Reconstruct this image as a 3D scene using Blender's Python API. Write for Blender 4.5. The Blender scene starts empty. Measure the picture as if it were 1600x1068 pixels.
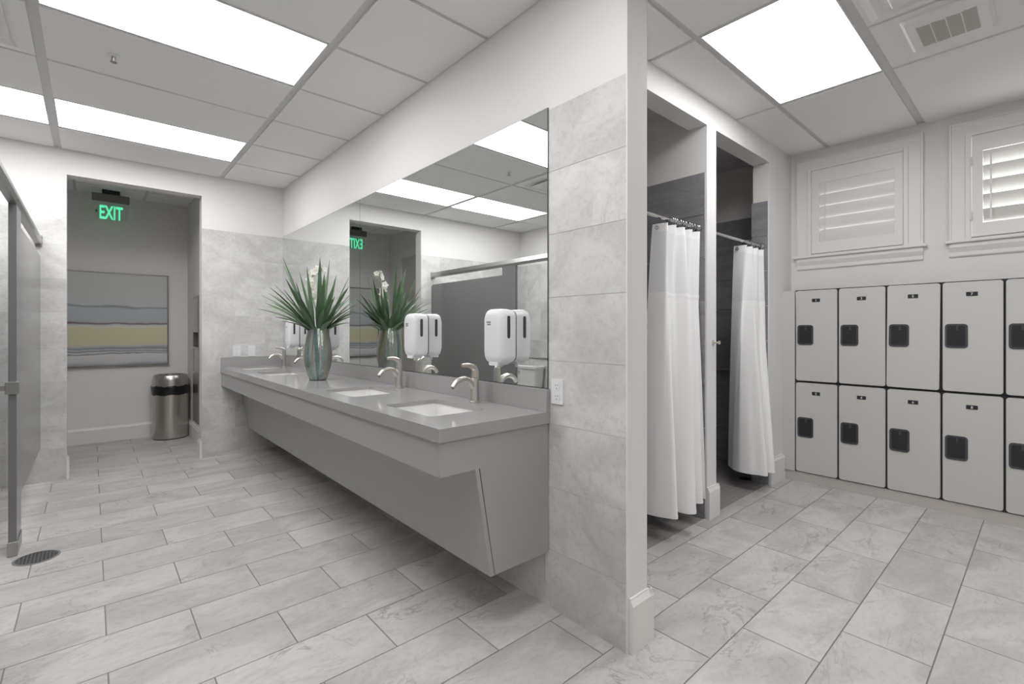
import bpy, bmesh, math, random
from mathutils import Vector, Matrix
random.seed(7)
S = bpy.context.scene
COL = S.collection
R = math.radians

# ------------------------------------------------------------------ camera
cd = bpy.data.cameras.new('camera'); cam = bpy.data.objects.new('camera', cd); COL.objects.link(cam)
cam.location = (0, 0, 1.36); cam.rotation_euler = (R(90), 0, R(-41.47))
cd.sensor_width = 36; cd.lens = 743.6 / 1600 * 36; cd.shift_y = -17.9 / 1600
cd.clip_start = 0.05; S.camera = cam
# ------------------------------------------------------------------ world and exposure
W = bpy.data.worlds.new('world'); S.world = W; W.use_nodes = True
bg = W.node_tree.nodes['Background']; bg.inputs[0].default_value = (0.93, 0.97, 1.0, 1); bg.inputs[1].default_value = 3.0
S.view_settings.view_transform = 'Standard'; S.view_settings.look = 'None'
S.view_settings.gamma = 1; S.view_settings.use_curve_mapping = False
S.view_settings.exposure = 0.22
LAMP = 9.1          # radiance of every ceiling panel

# ------------------------------------------------------------------ dimensions (metres)
ZC = 3.02; XM = 1.69; XB = 1.84; YE = 1.18; YF = 5.97; YS = 1.64; YS2 = 1.778; XL = 5.011
XLW = -2.10; YV = 7.667; YN = -3.0; XP = -0.34

# ------------------------------------------------------------------ materials
def nt(name):
    m = bpy.data.materials.new(name); m.use_nodes = True
    return m, m.node_tree.nodes, m.node_tree.links, m.node_tree.nodes['Principled BSDF']
def plain(name, col, rough=0.5, metal=0.0, bump=0.0, bscale=200, spec=0.5, var=0.0, vscale=3.0, **kw):
    m, N, Lk, b = nt(name)
    b.inputs['Base Color'].default_value = (*col, 1); b.inputs['Roughness'].default_value = rough
    b.inputs['Metallic'].default_value = metal; b.inputs['Specular IOR Level'].default_value = spec
    for k, v in kw.items():
        b.inputs[k.replace('_', ' ')].default_value = v
    tc = N.new('ShaderNodeTexCoord')
    if var:
        n = N.new('ShaderNodeTexNoise'); n.inputs['Scale'].default_value = vscale; n.inputs['Detail'].default_value = 4
        Lk.new(tc.outputs['Object'], n.inputs['Vector'])
        mx = N.new('ShaderNodeMix'); mx.data_type = 'RGBA'
        mx.inputs[6].default_value = (*[c * (1 - var) for c in col], 1); mx.inputs[7].default_value = (*[min(1, c * (1 + var)) for c in col], 1)
        Lk.new(n.outputs['Fac'], mx.inputs[0]); Lk.new(mx.outputs[2], b.inputs['Base Color'])
    if bump:
        n = N.new('ShaderNodeTexNoise'); n.inputs['Scale'].default_value = bscale; n.inputs['Detail'].default_value = 3
        Lk.new(tc.outputs['Object'], n.inputs['Vector'])
        bp = N.new('ShaderNodeBump'); bp.inputs['Strength'].default_value = bump; bp.inputs['Distance'].default_value = 0.002
        Lk.new(n.outputs['Fac'], bp.inputs['Height']); Lk.new(bp.outputs['Normal'], b.inputs['Normal'])
    return m
def emit(name, col, st):
    m, N, Lk, b = nt(name)
    b.inputs['Base Color'].default_value = (0.8, 0.8, 0.8, 1); b.inputs['Roughness'].default_value = 0.4
    b.inputs['Emission Color'].default_value = (*col, 1); b.inputs['Emission Strength'].default_value = st
    return m
def stone(name, light, dark, vein, rough, scale=2.2, stretch=(1, 1, 1), vein_amt=0.6):
    """porcelain tile with clouds and broken veins; every tile takes its own piece of the pattern"""
    m, N, Lk, b = nt(name)
    tc = N.new('ShaderNodeTexCoord'); oi = N.new('ShaderNodeObjectInfo')
    cmb = N.new('ShaderNodeCombineXYZ')
    for i, k in enumerate((61.0, 137.0, 89.0)):
        mm = N.new('ShaderNodeMath'); mm.operation = 'MULTIPLY'; mm.inputs[1].default_value = k
        Lk.new(oi.outputs['Random'], mm.inputs[0]); Lk.new(mm.outputs[0], cmb.inputs[i])
    mp = N.new('ShaderNodeMapping'); mp.inputs['Scale'].default_value = stretch; mp.inputs['Rotation'].default_value = (0.15, 0.2, 0.22)
    Lk.new(tc.outputs['Object'], mp.inputs['Vector'])
    ad = N.new('ShaderNodeVectorMath'); ad.operation = 'ADD'
    Lk.new(mp.outputs[0], ad.inputs[0]); Lk.new(cmb.outputs[0], ad.inputs[1])
    def noise(sc, det, dist, ro=0.55):
        n = N.new('ShaderNodeTexNoise'); n.inputs['Scale'].default_value = sc; n.inputs['Detail'].default_value = det
        n.inputs['Distortion'].default_value = dist; n.inputs['Roughness'].default_value = ro
        Lk.new(ad.outputs[0], n.inputs['Vector']); return n
    def ramp(src, pts):
        r = N.new('ShaderNodeValToRGB'); e = r.color_ramp.elements
        while len(e) < len(pts): e.new(0.5)
        for el, (p, c) in zip(e, pts):
            el.position = p; el.color = (c, c, c, 1) if not isinstance(c, tuple) else (*c, 1)
        Lk.new(src, r.inputs[0]); return r
    cl = noise(scale, 9, 1.1, 0.62)
    base = ramp(cl.outputs['Fac'], [(0.30, dark), (0.46, tuple((a + c) / 2 for a, c in zip(light, dark))), (0.56, light), (0.75, tuple(min(1, a * 1.07) for a in light))])
    v = noise(scale * 0.9, 9, 2.2, 0.62)
    ridge = ramp(v.outputs['Fac'], [(0.485, 0.0), (0.5, 1.0), (0.504, 1.0), (0.522, 0.0)])
    msk = ramp(noise(scale * 1.3, 3, 0.4).outputs['Fac'], [(0.47, 0.0), (0.68, 1.0)])
    mul = N.new('ShaderNodeMath'); mul.operation = 'MULTIPLY'
    Lk.new(ridge.outputs[0], mul.inputs[0]); Lk.new(msk.outputs[0], mul.inputs[1])
    mu2 = N.new('ShaderNodeMath'); mu2.operation = 'MULTIPLY'; mu2.inputs[1].default_value = vein_amt
    Lk.new(mul.outputs[0], mu2.inputs[0])
    mx = N.new('ShaderNodeMix'); mx.data_type = 'RGBA'; mx.inputs[7].default_value = (*vein, 1)
    Lk.new(mu2.outputs[0], mx.inputs[0]); Lk.new(base.outputs[0], mx.inputs[6])
    sp = ramp(noise(30, 6, 0, 0.7).outputs['Fac'], [(0.32, 0.86), (0.50, 0.98), (0.65, 1.0)])
    mx2 = N.new('ShaderNodeMix'); mx2.data_type = 'RGBA'; mx2.blend_type = 'MULTIPLY'; mx2.inputs[0].default_value = 1.0
    Lk.new(mx.outputs[2], mx2.inputs[6]); Lk.new(sp.outputs[0], mx2.inputs[7])
    # each tile is a touch lighter or darker than its neighbour
    vr = N.new('ShaderNodeMapRange'); vr.inputs[3].default_value = 0.93; vr.inputs[4].default_value = 1.05
    Lk.new(oi.outputs['Random'], vr.inputs[0])
    hs = N.new('ShaderNodeHueSaturation'); Lk.new(mx2.outputs[2], hs.inputs['Color']); Lk.new(vr.outputs[0], hs.inputs['Value'])
    Lk.new(hs.outputs[0], b.inputs['Base Color'])
    b.inputs['Roughness'].default_value = rough; b.inputs['Specular IOR Level'].default_value = 0.4
    return m
def lin(r, g, b):
    f = lambda c: (c / 255 / 12.92) if c / 255 <= 0.04045 else ((c / 255 + 0.055) / 1.055) ** 2.4
    return (f(r), f(g), f(b))
M = {}
M['floor_tile'] = stone('floor porcelain', lin(205, 203, 200), lin(182, 178, 174), lin(136, 126, 120), 0.36, 1.9, (0.9, 1.6, 1), 0.65)
M['wall_tile'] = stone('wall porcelain', lin(217, 216, 213), lin(195, 193, 189), lin(160, 154, 148), 0.38, 2.0, (1, 1, 1.35), 0.35)
M['dark_tile'] = stone('shower porcelain', lin(150, 148, 151), lin(133, 131, 134), lin(118, 116, 117), 0.45, 3.5, (1, 1, 3), 0.2)
M['mosaic'] = plain('mosaic tile', lin(150, 147, 145), 0.5, var=0.14, vscale=14)
M['grout'] = plain('floor grout', lin(140, 136, 131), 0.9, bump=0.2)
M['wall_grout'] = plain('wall grout', lin(206, 204, 200), 0.9)
M['dark_grout'] = plain('shower grout', lin(182, 180, 179), 0.9)
M['paint'] = plain('wall paint', lin(231, 228, 225), 0.6, bump=0.05, bscale=350)
M['trim'] = plain('satin trim paint', lin(232, 230, 226), 0.4)
M['ceil'] = plain('ceiling panel', lin(242, 241, 240), 0.85, bump=0.25, bscale=260)
M['bar'] = plain('ceiling grid steel', lin(214, 213, 212), 0.55)
M['lamp'] = emit('led diffuser', (0.985, 0.985, 1.0), LAMP)
M['white_metal'] = plain('white enamel', lin(238, 237, 235), 0.45)
M['dark_slot'] = plain('dark void', lin(48, 48, 48), 0.8)  # dark metal on the shower grate; painted shade on the outlet slots
M['grille'] = plain('fan grille', lin(188, 185, 176), 0.7)
M['counter'] = plain('grey quartz', lin(164, 162, 161), 0.12, var=0.03, vscale=120)
M['cabinet'] = plain('grey laminate', lin(166, 165, 164), 0.38)
M['ceramic'] = plain('white ceramic', lin(236, 235, 232), 0.12, spec=0.6)
M['nickel'] = plain('brushed nickel', lin(218, 212, 205), 0.30, 1.0)
M['chrome'] = plain('chrome', lin(215, 215, 215), 0.12, 1.0)
M['steel'] = plain('brushed stainless steel', lin(196, 192, 187), 0.27, 1.0, bump=0.05, bscale=90)
M['alu'] = plain('satin aluminium', lin(176, 175, 173), 0.35, 0.85)
M['mirror'] = plain('silvered glass', lin(238, 241, 239), 0.0, 1.0)
M['mirror_edge'] = plain('mirror edge', lin(60, 66, 64), 0.3)
M['plastic'] = plain('white plastic', lin(232, 231, 233), 0.28)
M['smoke'] = plain('smoked window plastic', lin(70, 70, 76), 0.2)
M['logo'] = plain('grey print', lin(128, 126, 130), 0.5)
M['partition'] = plain('dark grey stall panel', lin(126, 125, 125), 0.18, bump=0.06, bscale=500)
M['partition_edge'] = plain('panel edge', lin(96, 95, 94), 0.45)
M['locker'] = plain('pale grey locker laminate', lin(205, 203, 199), 0.4)
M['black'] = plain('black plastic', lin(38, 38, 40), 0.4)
M['black2'] = plain('charcoal plastic', lin(70, 70, 74), 0.35)
M['white_print'] = plain('white print', lin(225, 225, 225), 0.5)
M['plinth'] = plain('stone plinth', lin(196, 191, 186), 0.5, var=0.06, vscale=6)
M['liner'] = plain('black bin liner', lin(22, 22, 23), 0.25, bump=0.9, bscale=26)
M['curtain'] = plain('white woven curtain', lin(247, 247, 246), 0.8, bump=0.35, bscale=320)
M['stem'] = plain('green stem', lin(88, 112, 62), 0.5)
M['petal'] = plain('white petal', lin(240, 238, 228), 0.6)
M['art_frame'] = plain('silver frame', lin(140, 136, 130), 0.35, 0.6)
M['door'] = plain('door paint', lin(200, 195, 190), 0.4)
M['outside'] = plain('outside wall', lin(215, 218, 220), 0.9)
M['exit_housing'] = plain('brushed housing', lin(128, 124, 120), 0.4, 0.6)
M['exit_green'] = emit('exit green', (0.0, 0.62, 0.27), 1.15)
M['exit_arrow'] = plain('dim green', lin(40, 110, 70), 0.5)
def glassy(name, col, alpha, rough=0.05):
    m, N, Lk, b = nt(name)
    b.inputs['Base Color'].default_value = (*col, 1); b.inputs['Roughness'].default_value = rough; b.inputs['Alpha'].default_value = alpha
    return m
M['acrylic'] = glassy('clear acrylic', lin(190, 215, 200), 0.16)
M['pane'] = glassy('window glass', (0.9, 0.95, 0.95), 0.08)
def sheer():
    m, N, Lk, b = nt('sheer curtain')
    b.inputs['Base Color'].default_value = (*lin(244, 244, 246), 1); b.inputs['Roughness'].default_value = 0.8; b.inputs['Alpha'].default_value = 0.93
    return m
M['sheer'] = sheer()
def leafmat():
    m, N, Lk, b = nt('sword leaf')
    oi = N.new('ShaderNodeObjectInfo'); r = N.new('ShaderNodeValToRGB')
    e = r.color_ramp.elements; e[0].color = (*lin(58, 92, 62), 1); e[1].color = (*lin(128, 156, 118), 1)
    tc = N.new('ShaderNodeTexCoord'); n = N.new('ShaderNodeTexNoise'); n.inputs['Scale'].default_value = 9
    Lk.new(tc.outputs['Object'], n.inputs['Vector'])
    a = N.new('ShaderNodeMath'); a.operation = 'ADD'; Lk.new(oi.outputs['Random'], a.inputs[0]); Lk.new(n.outputs['Fac'], a.inputs[1])
    d = N.new('ShaderNodeMath'); d.operation = 'MULTIPLY'; d.inputs[1].default_value = 0.5; Lk.new(a.outputs[0], d.inputs[0])
    Lk.new(d.outputs[0], r.inputs[0]); Lk.new(r.outputs[0], b.inputs['Base Color']); b.inputs['Roughness'].default_value = 0.42
    return m
M['leaf'] = leafmat()
def vasemat():
    m, N, Lk, b = nt('iridescent crackle glass')
    tc = N.new('ShaderNodeTexCoord'); sx = N.new('ShaderNodeSeparateXYZ'); Lk.new(tc.outputs['Object'], sx.inputs[0])
    an = N.new('ShaderNodeMath'); an.operation = 'ARCTAN2'; Lk.new(sx.outputs[1], an.inputs[0]); Lk.new(sx.outputs[0], an.inputs[1])
    cb = N.new('ShaderNodeCombineXYZ'); Lk.new(an.outputs[0], cb.inputs[0])
    zz = N.new('ShaderNodeMath'); zz.operation = 'MULTIPLY'; zz.inputs[1].default_value = 0.6; Lk.new(sx.outputs[2], zz.inputs[0]); Lk.new(zz.outputs[0], cb.inputs[2])
    n = N.new('ShaderNodeTexNoise'); n.inputs['Scale'].default_value = 1.25; n.inputs['Detail'].default_value = 2.5; Lk.new(cb.outputs[0], n.inputs['Vector'])
    r = N.new('ShaderNodeValToRGB'); e = r.color_ramp.elements
    pts = [(0.34, lin(128, 116, 92)), (0.43, lin(186, 180, 162)), (0.50, lin(146, 172, 172)), (0.56, lin(198, 194, 178)), (0.63, lin(118, 146, 142))]
    while len(e) < 5: e.new(0.5)
    for el, (p, c) in zip(e, pts): el.position = p; el.color = (*c, 1)
    Lk.new(n.outputs['Fac'], r.inputs[0])
    vo = N.new('ShaderNodeTexVoronoi'); vo.inputs['Scale'].default_value = 110; Lk.new(tc.outputs['Object'], vo.inputs['Vector'])
    mr = N.new('ShaderNodeMapRange'); mr.inputs[1].default_value = 0.0; mr.inputs[2].default_value = 0.8; mr.inputs[3].default_value = 1.12; mr.inputs[4].default_value = 0.78
    Lk.new(vo.outputs['Distance'], mr.inputs[0])
    hs = N.new('ShaderNodeHueSaturation'); Lk.new(r.outputs[0], hs.inputs['Color']); Lk.new(mr.outputs[0], hs.inputs['Value'])
    Lk.new(hs.outputs[0], b.inputs['Base Color'])
    bp = N.new('ShaderNodeBump'); bp.inputs['Strength'].default_value = 0.25; bp.inputs['Distance'].default_value = 0.003
    Lk.new(vo.outputs['Distance'], bp.inputs['Height']); Lk.new(bp.outputs['Normal'], b.inputs['Normal'])
    b.inputs['Metallic'].default_value = 0.6; b.inputs['Roughness'].default_value = 0.13
    return m
M['vase'] = vasemat()
def artmat():
    """painted bands of an abstract field under a pale sky (object z runs from 0 at the bottom to 1.12 at the top)"""
    m, N, Lk, b = nt('painted canvas')
    tc = N.new('ShaderNodeTexCoord'); sx = N.new('ShaderNodeSeparateXYZ'); Lk.new(tc.outputs['Object'], sx.inputs[0])
    mp = N.new('ShaderNodeMapping'); mp.inputs['Scale'].default_value = (2.2, 1, 7); Lk.new(tc.outputs['Object'], mp.inputs[0])
    n = N.new('ShaderNodeTexNoise'); n.inputs['Scale'].default_value = 1.4; n.inputs['Detail'].default_value = 6; Lk.new(mp.outputs[0], n.inputs['Vector'])
    mr = N.new('ShaderNodeMapRange'); mr.inputs[3].default_value = -0.035; mr.inputs[4].default_value = 0.035; Lk.new(n.outputs['Fac'], mr.inputs[0])
    wob = N.new('ShaderNodeMath'); wob.operation = 'DIVIDE'; wob.inputs[1].default_value = 1.12; Lk.new(sx.outputs[2], wob.inputs[0])
    ad = N.new('ShaderNodeMath'); ad.operation = 'ADD'; Lk.new(wob.outputs[0], ad.inputs[0]); Lk.new(mr.outputs[0], ad.inputs[1])
    r = N.new('ShaderNodeValToRGB'); r.color_ramp.interpolation = 'LINEAR'; e = r.color_ramp.elements
    pts = [(0.0, lin(150, 155, 160)), (0.04, lin(200, 200, 200)), (0.115, lin(214, 212, 210)), (0.12, lin(110, 116, 124)), (0.132, lin(205, 205, 204)),
           (0.15, lin(120, 124, 130)), (0.162, lin(200, 200, 202)), (0.18, lin(140, 144, 152)), (0.215, lin(196, 196, 194)), (0.235, lin(208, 203, 170)),
           (0.40, lin(213, 208, 176)), (0.415, lin(214, 214, 206)), (0.44, lin(196, 198, 196)), (0.455, lin(106, 92, 88)), (0.475, lin(178, 182, 184)),
           (0.52, lin(182, 190, 194)), (0.62, lin(186, 193, 198)), (0.64, lin(140, 146, 152)), (0.655, lin(198, 200, 200)), (1.0, lin(204, 204, 202))]
    while len(e) < len(pts): e.new(0.5)
    for el, (p, c) in zip(e, pts): el.position = p; el.color = (*c, 1)
    Lk.new(ad.outputs[0], r.inputs[0]); Lk.new(r.outputs[0], b.inputs['Base Color']); b.inputs['Roughness'].default_value = 0.6
    return m
M['art'] = artmat()

# ------------------------------------------------------------------ helpers
ORG = {}            # world origin of every thing, so that parts can be written in world metres
def link(name, me, mat, parent=None, org=None, kind=None, smooth=None):
    o = bpy.data.objects.new(name, me); COL.objects.link(o)
    if mat is not None and len(me.materials) == 0: me.materials.append(M[mat])
    if parent is not None:
        o.parent = parent; ORG[o] = ORG[parent]
    else:
        ORG[o] = Vector(org) if org is not None else Vector((0, 0, 0)); o.location = ORG[o]
    if kind: o['kind'] = kind
    return o
def obj(name, bm, mat, parent=None, org=None, kind=None, smooth=None):
    """bm is in world metres; it becomes ONE mesh object (a part when it has a parent)"""
    v = ORG[parent] if parent is not None else (Vector(org) if org is not None else Vector((0, 0, 0)))
    bmesh.ops.recalc_face_normals(bm, faces=bm.faces)
    bmesh.ops.translate(bm, verts=bm.verts, vec=-v)
    me = bpy.data.meshes.new(name); bm.to_mesh(me); bm.free()
    if smooth is not None:
        for p in me.polygons: p.use_smooth = True
        me.set_sharp_from_angle(angle=R(smooth))
    return link(name, me, mat, parent, org, kind)
def tag(o, label, cat, group=None):
    o['label'] = label; o['category'] = cat
    if group: o['group'] = group
    return o
def thing(name, label, cat, loc, group=None):
    o = bpy.data.objects.new(name, None); COL.objects.link(o); o.location = loc; o.empty_display_size = 0.1
    ORG[o] = Vector(loc); return tag(o, label, cat, group)
def dup(root, loc, label=None):
    """a copy of a thing with copies of its parts and sub-parts"""
    r = root.copy(); COL.objects.link(r); r.location = loc; ORG[r] = Vector(loc)
    if label: r['label'] = label
    for ch in list(root.children):
        c = ch.copy(); COL.objects.link(c); c.parent = r
        for g in [q for q in ch.children if not q.name.startswith('number.') and q.name != 'number']:
            d = g.copy(); COL.objects.link(d); d.parent = c
    return r
def B(): return bmesh.new()
def bx(bm, x0, x1, y0, y1, z0, z1, bev=0.0, seg=1):
    r = bmesh.ops.create_cube(bm, size=1.0); vs = r['verts']
    bmesh.ops.scale(bm, verts=vs, vec=(x1 - x0, y1 - y0, z1 - z0))
    bmesh.ops.translate(bm, verts=vs, vec=((x0 + x1) / 2, (y0 + y1) / 2, (z0 + z1) / 2))
    if bev:
        es = list({e for v in vs for e in v.link_edges})
        bmesh.ops.bevel(bm, geom=es, offset=bev, segments=seg, affect='EDGES', profile=0.5)
    return bm
def box(name, x0, x1, y0, y1, z0, z1, mat, parent=None, bev=0.0, kind=None, org=None, seg=1):
    return obj(name, bx(B(), x0, x1, y0, y1, z0, z1, bev, seg), mat, parent, org, kind)
def rr(cx, cy, w, h, r, n=5):
    pts = []
    for (sx, sy, a0) in ((1, 1, 0), (-1, 1, 90), (-1, -1, 180), (1, -1, 270)):
        for i in range(n + 1):
            a = R(a0 + 90 * i / n); pts.append((cx + sx * (w / 2 - r) + r * math.cos(a), cy + sy * (h / 2 - r) + r * math.sin(a)))
    return pts
def put(axis, a, b, d):        # plane coordinates -> world: axis is the direction of thickness
    return (d, a, b) if axis == 'x' else ((a, d, b) if axis == 'y' else (a, b, d))
def prism(bm, outer, axis, d0, d1, holes=()):
    es = []
    for loop in [outer] + list(holes):
        vs = [bm.verts.new(put(axis, p[0], p[1], d0)) for p in loop]
        es += [bm.edges.new((vs[i], vs[(i + 1) % len(vs)])) for i in range(len(vs))]
    f = bmesh.ops.triangle_fill(bm, use_beauty=True, use_dissolve=True, edges=es)
    fs = [g for g in f['geom'] if isinstance(g, bmesh.types.BMFace)]
    ex = bmesh.ops.extrude_face_region(bm, geom=fs)
    bmesh.ops.translate(bm, verts=[g for g in ex['geom'] if isinstance(g, bmesh.types.BMVert)], vec=put(axis, 0, 0, d1 - d0))
    return bm
def loft(bm, loops, cap0=True, cap1=True, closed=True):
    L = [[bm.verts.new(p) for p in lp] for lp in loops]
    n = len(L[0])
    for a, b in zip(L, L[1:]):
        for i in range(n if closed else n - 1):
            j = (i + 1) % n; bm.faces.new((a[i], a[j], b[j], b[i]))
    if cap0: bm.faces.new(L[0][::-1])
    if cap1: bm.faces.new(L[-1])
    return bm
def lathe(bm, c, prof, n=28, cap0=True, cap1=True, sx=1.0, sy=1.0):
    return loft(bm, [[(c[0] + sx * r * math.cos(2 * math.pi * i / n), c[1] + sy * r * math.sin(2 * math.pi * i / n), c[2] + z) for i in range(n)] for r, z in prof], cap0, cap1)
def tube(bm, pts, rad, n=10, cap=True):
    pts = [Vector(p) for p in pts]; rad = rad if isinstance(rad, (list, tuple)) else [rad] * len(pts)
    up = None; loops = []
    for i, p in enumerate(pts):
        t = (pts[min(i + 1, len(pts) - 1)] - pts[max(i - 1, 0)]).normalized()
        if up is None:
            up = Vector((0, 0, 1)) if abs(t.z) < 0.9 else Vector((1, 0, 0))
        s = t.cross(up).normalized(); up = s.cross(t).normalized()
        loops.append([p + rad[i] * (math.cos(2 * math.pi * k / n) * s + math.sin(2 * math.pi * k / n) * up) for k in range(n)])
    return loft(bm, loops, cap, cap)
def spline(pts, n=8):
    P = [Vector(p) for p in pts]; out = []
    for i in range(len(P) - 1):
        p0, p1, p2, p3 = P[max(i - 1, 0)], P[i], P[i + 1], P[min(i + 2, len(P) - 1)]
        for k in range(n):
            t = k / n
            out.append(0.5 * ((2 * p1) + (p2 - p0) * t + (2 * p0 - 5 * p1 + 4 * p2 - p3) * t * t + (3 * p1 - p0 - 3 * p2 + p3) * t ** 3))
    out.append(P[-1]); return out
def torus(bm, c, R0, r, axis='x', n=18, m=8):
    V = []
    for i in range(n):
        a = 2 * math.pi * i / n
        ring = []
        for j in range(m):
            b = 2 * math.pi * j / m; q = (R0 + r * math.cos(b)); u, v, w = q * math.cos(a), q * math.sin(a), r * math.sin(b)
            p = put(axis, u, v, w); ring.append(bm.verts.new((c[0] + p[0], c[1] + p[1], c[2] + p[2])))
        V.append(ring)
    for i in range(n):
        for j in range(m):
            bm.faces.new((V[i][j], V[(i + 1) % n][j], V[(i + 1) % n][(j + 1) % m], V[i][(j + 1) % m]))
    return bm
TM = {}
def tile(name, cx, cy, cz, dx, dy, dz, mat, parent):
    k = (round(dx, 3), round(dy, 3), round(dz, 3), mat)
    if k not in TM:
        bm = bx(B(), -k[0] / 2, k[0] / 2, -k[1] / 2, k[1] / 2, -k[2] / 2, k[2] / 2)
        me = bpy.data.meshes.new(name); bm.to_mesh(me); bm.free(); me.materials.append(M[mat]); TM[k] = me
    o = bpy.data.objects.new(name, TM[k]); COL.objects.link(o); o.parent = parent; o.location = Vector((cx, cy, cz)) - ORG[parent]
    ORG[o] = ORG[parent]; return o
def tiles(name, parent, mat, axis, d0, d1, a0, a1, b0, b1, pa, pb, oa, ob, shift=0.5, gap=0.004, par=0):
    """courses of tiles over a rectangle: pitch pa x pb, joints at oa + k*pa (every second course shifted) and ob + j*pb"""
    j = math.floor((b0 - ob) / pb); n = 0
    while ob + j * pb < b1 - 1e-4:
        v0, v1 = max(b0, ob + j * pb + gap / 2), min(b1, ob + (j + 1) * pb - gap / 2)
        o = oa + (shift * pa if (j + par) % 2 else 0)
        i = math.floor((a0 - o) / pa)
        while o + i * pa < a1 - 1e-4:
            u0, u1 = max(a0, o + i * pa + gap / 2), min(a1, o + (i + 1) * pa - gap / 2)
            if u1 - u0 > 0.012 and v1 - v0 > 0.012:
                c = put(axis, (u0 + u1) / 2, (v0 + v1) / 2, (d0 + d1) / 2); s = put(axis, u1 - u0, v1 - v0, d1 - d0)
                tile(name, *c, *s, mat, parent); n += 1
            i += 1
        j += 1
    return n
def text(name, s, size, mat, parent, place, ext=0.0008, bold=0.0, align='CENTER', fit=None):
    cu = bpy.data.curves.new(name, 'FONT'); cu.body = s; cu.size = size; cu.extrude = ext; cu.offset = bold
    cu.align_x = align; cu.align_y = 'CENTER'; cu.resolution_u = 3
    t = bpy.data.objects.new(name, cu); me = bpy.data.meshes.new_from_object(t); bpy.data.objects.remove(t); bpy.data.curves.remove(cu)
    if fit:
        xs = [v.co.x for v in me.vertices]; ys = [v.co.y for v in me.vertices]
        fx = fit[0] / (max(xs) - min(xs)) if fit[0] else fit[1] / (max(ys) - min(ys))
        me.transform(Matrix.Diagonal((fx, fit[1] / (max(ys) - min(ys)), 1, 1)) @ Matrix.Translation((-(max(xs) + min(xs)) / 2, -(max(ys) + min(ys)) / 2, 0)))
    me.transform(Matrix.Translation(-ORG[parent]) @ place)
    me.materials.clear(); me.materials.append(M[mat])
    return link(name, me, None, parent)
FACE_NX = Matrix(((0, 0, -1, 0), (-1, 0, 0, 0), (0, 1, 0, 0), (0, 0, 0, 1)))     # writing read by someone looking towards +x
FACE_NY = Matrix(((1, 0, 0, 0), (0, 0, -1, 0), (0, 1, 0, 0), (0, 0, 0, 1)))      # writing read by someone looking towards +y

# ================================================================== SETTING
# ------------------------------------------------------------------ floor
floor = box('floor', -2.3, 5.2, YN - 0.1, YV + 0.15, -0.12, -0.0035, 'grout', kind='structure')
GX, GY, PX, PY = 0.05, 1.244, 0.6246, 0.3093
ft = dict(name='tile', parent=floor, mat='floor_tile', axis='z', d0=-0.02, d1=0.0, pa=PX, pb=PY, oa=GX, ob=GY, gap=0.0055, par=1)
tiles(a0=-2.09, a1=XM, b0=GY - 6 * PY, b1=YF, **ft)                  # washroom
tiles(a0=XM, a1=4.80, b0=GY - 6 * PY, b1=GY, **ft)                  # locker area
tiles(a0=XM, a1=4.80, b0=GY, b1=1.66, **ft)
tiles(a0=-0.55, a1=0.968, b0=YF, b1=YV, **ft)                       # vestibule
# ------------------------------------------------------------------ walls
wall_left = box('wall_left', XLW - 0.12, XLW - 0.002, YN, YF + 0.1, -0.02, ZC + 0.1, 'paint', kind='structure')
tiles('tile', wall_left, 'wall_tile', 'x', XLW - 0.008, XLW, 3.3, YF, 0.0, 2.447, 0.312, 0.617, 3.3, 2.447 - 0.617 * 4, 0, 0.004)
wall_near = box('wall_near', -2.22, 5.2, YN - 0.12, YN, -0.02, ZC + 0.1, 'paint', kind='structure')
OX0, OX1, OZ = -0.170, 0.879, 2.79
TK = dict(pa=0.617, pb=0.3085, ob=2.447 - 0.3085 * 8, gap=0.0022)
bm = B(); prism(bm, [(-2.22, -0.02), (OX0, -0.02), (OX0, OZ), (OX1, OZ), (OX1, -0.02), (XM + 0.2, -0.02), (XM + 0.2, ZC + 0.1), (-2.22, ZC + 0.1)], 'y', YF + 0.002, YF + 0.15)
wall_far = obj('wall_far', bm, 'paint', kind='structure')
tiles('tile', wall_far, 'wall_tile', 'y', YF, YF + 0.008, XLW, OX0, 0.0, 2.447, oa=OX0 - 0.617, **TK)
tiles('tile', wall_far, 'wall_tile', 'y', YF, YF + 0.008, OX1, XM, 0.0, 2.447, oa=OX1 + 0.617, **TK)
wall_vanity = box('wall_vanity', XM + 0.002, XB, YE + 0.001, YF + 0.1, -0.02, ZC + 0.1, 'paint', kind='structure')
tiles('tile', wall_vanity, 'wall_tile', 'x', XM, XM + 0.008, YE + 0.004, YF, 0.0, 0.9045, oa=YE + 0.004 + 0.48, shift=0.0, **TK)
tiles('tile', wall_vanity, 'wall_tile', 'x', XM, XM + 0.008, YE + 0.004, 1.64, 0.9045, 2.447, oa=YE + 0.004 + 0.48, shift=0.0, **TK)
box('corner_bead', XM - 0.002, XM + 0.010, YE - 0.002, YE + 0.004, 0.0, 2.449, 'trim', wall_vanity)
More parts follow.
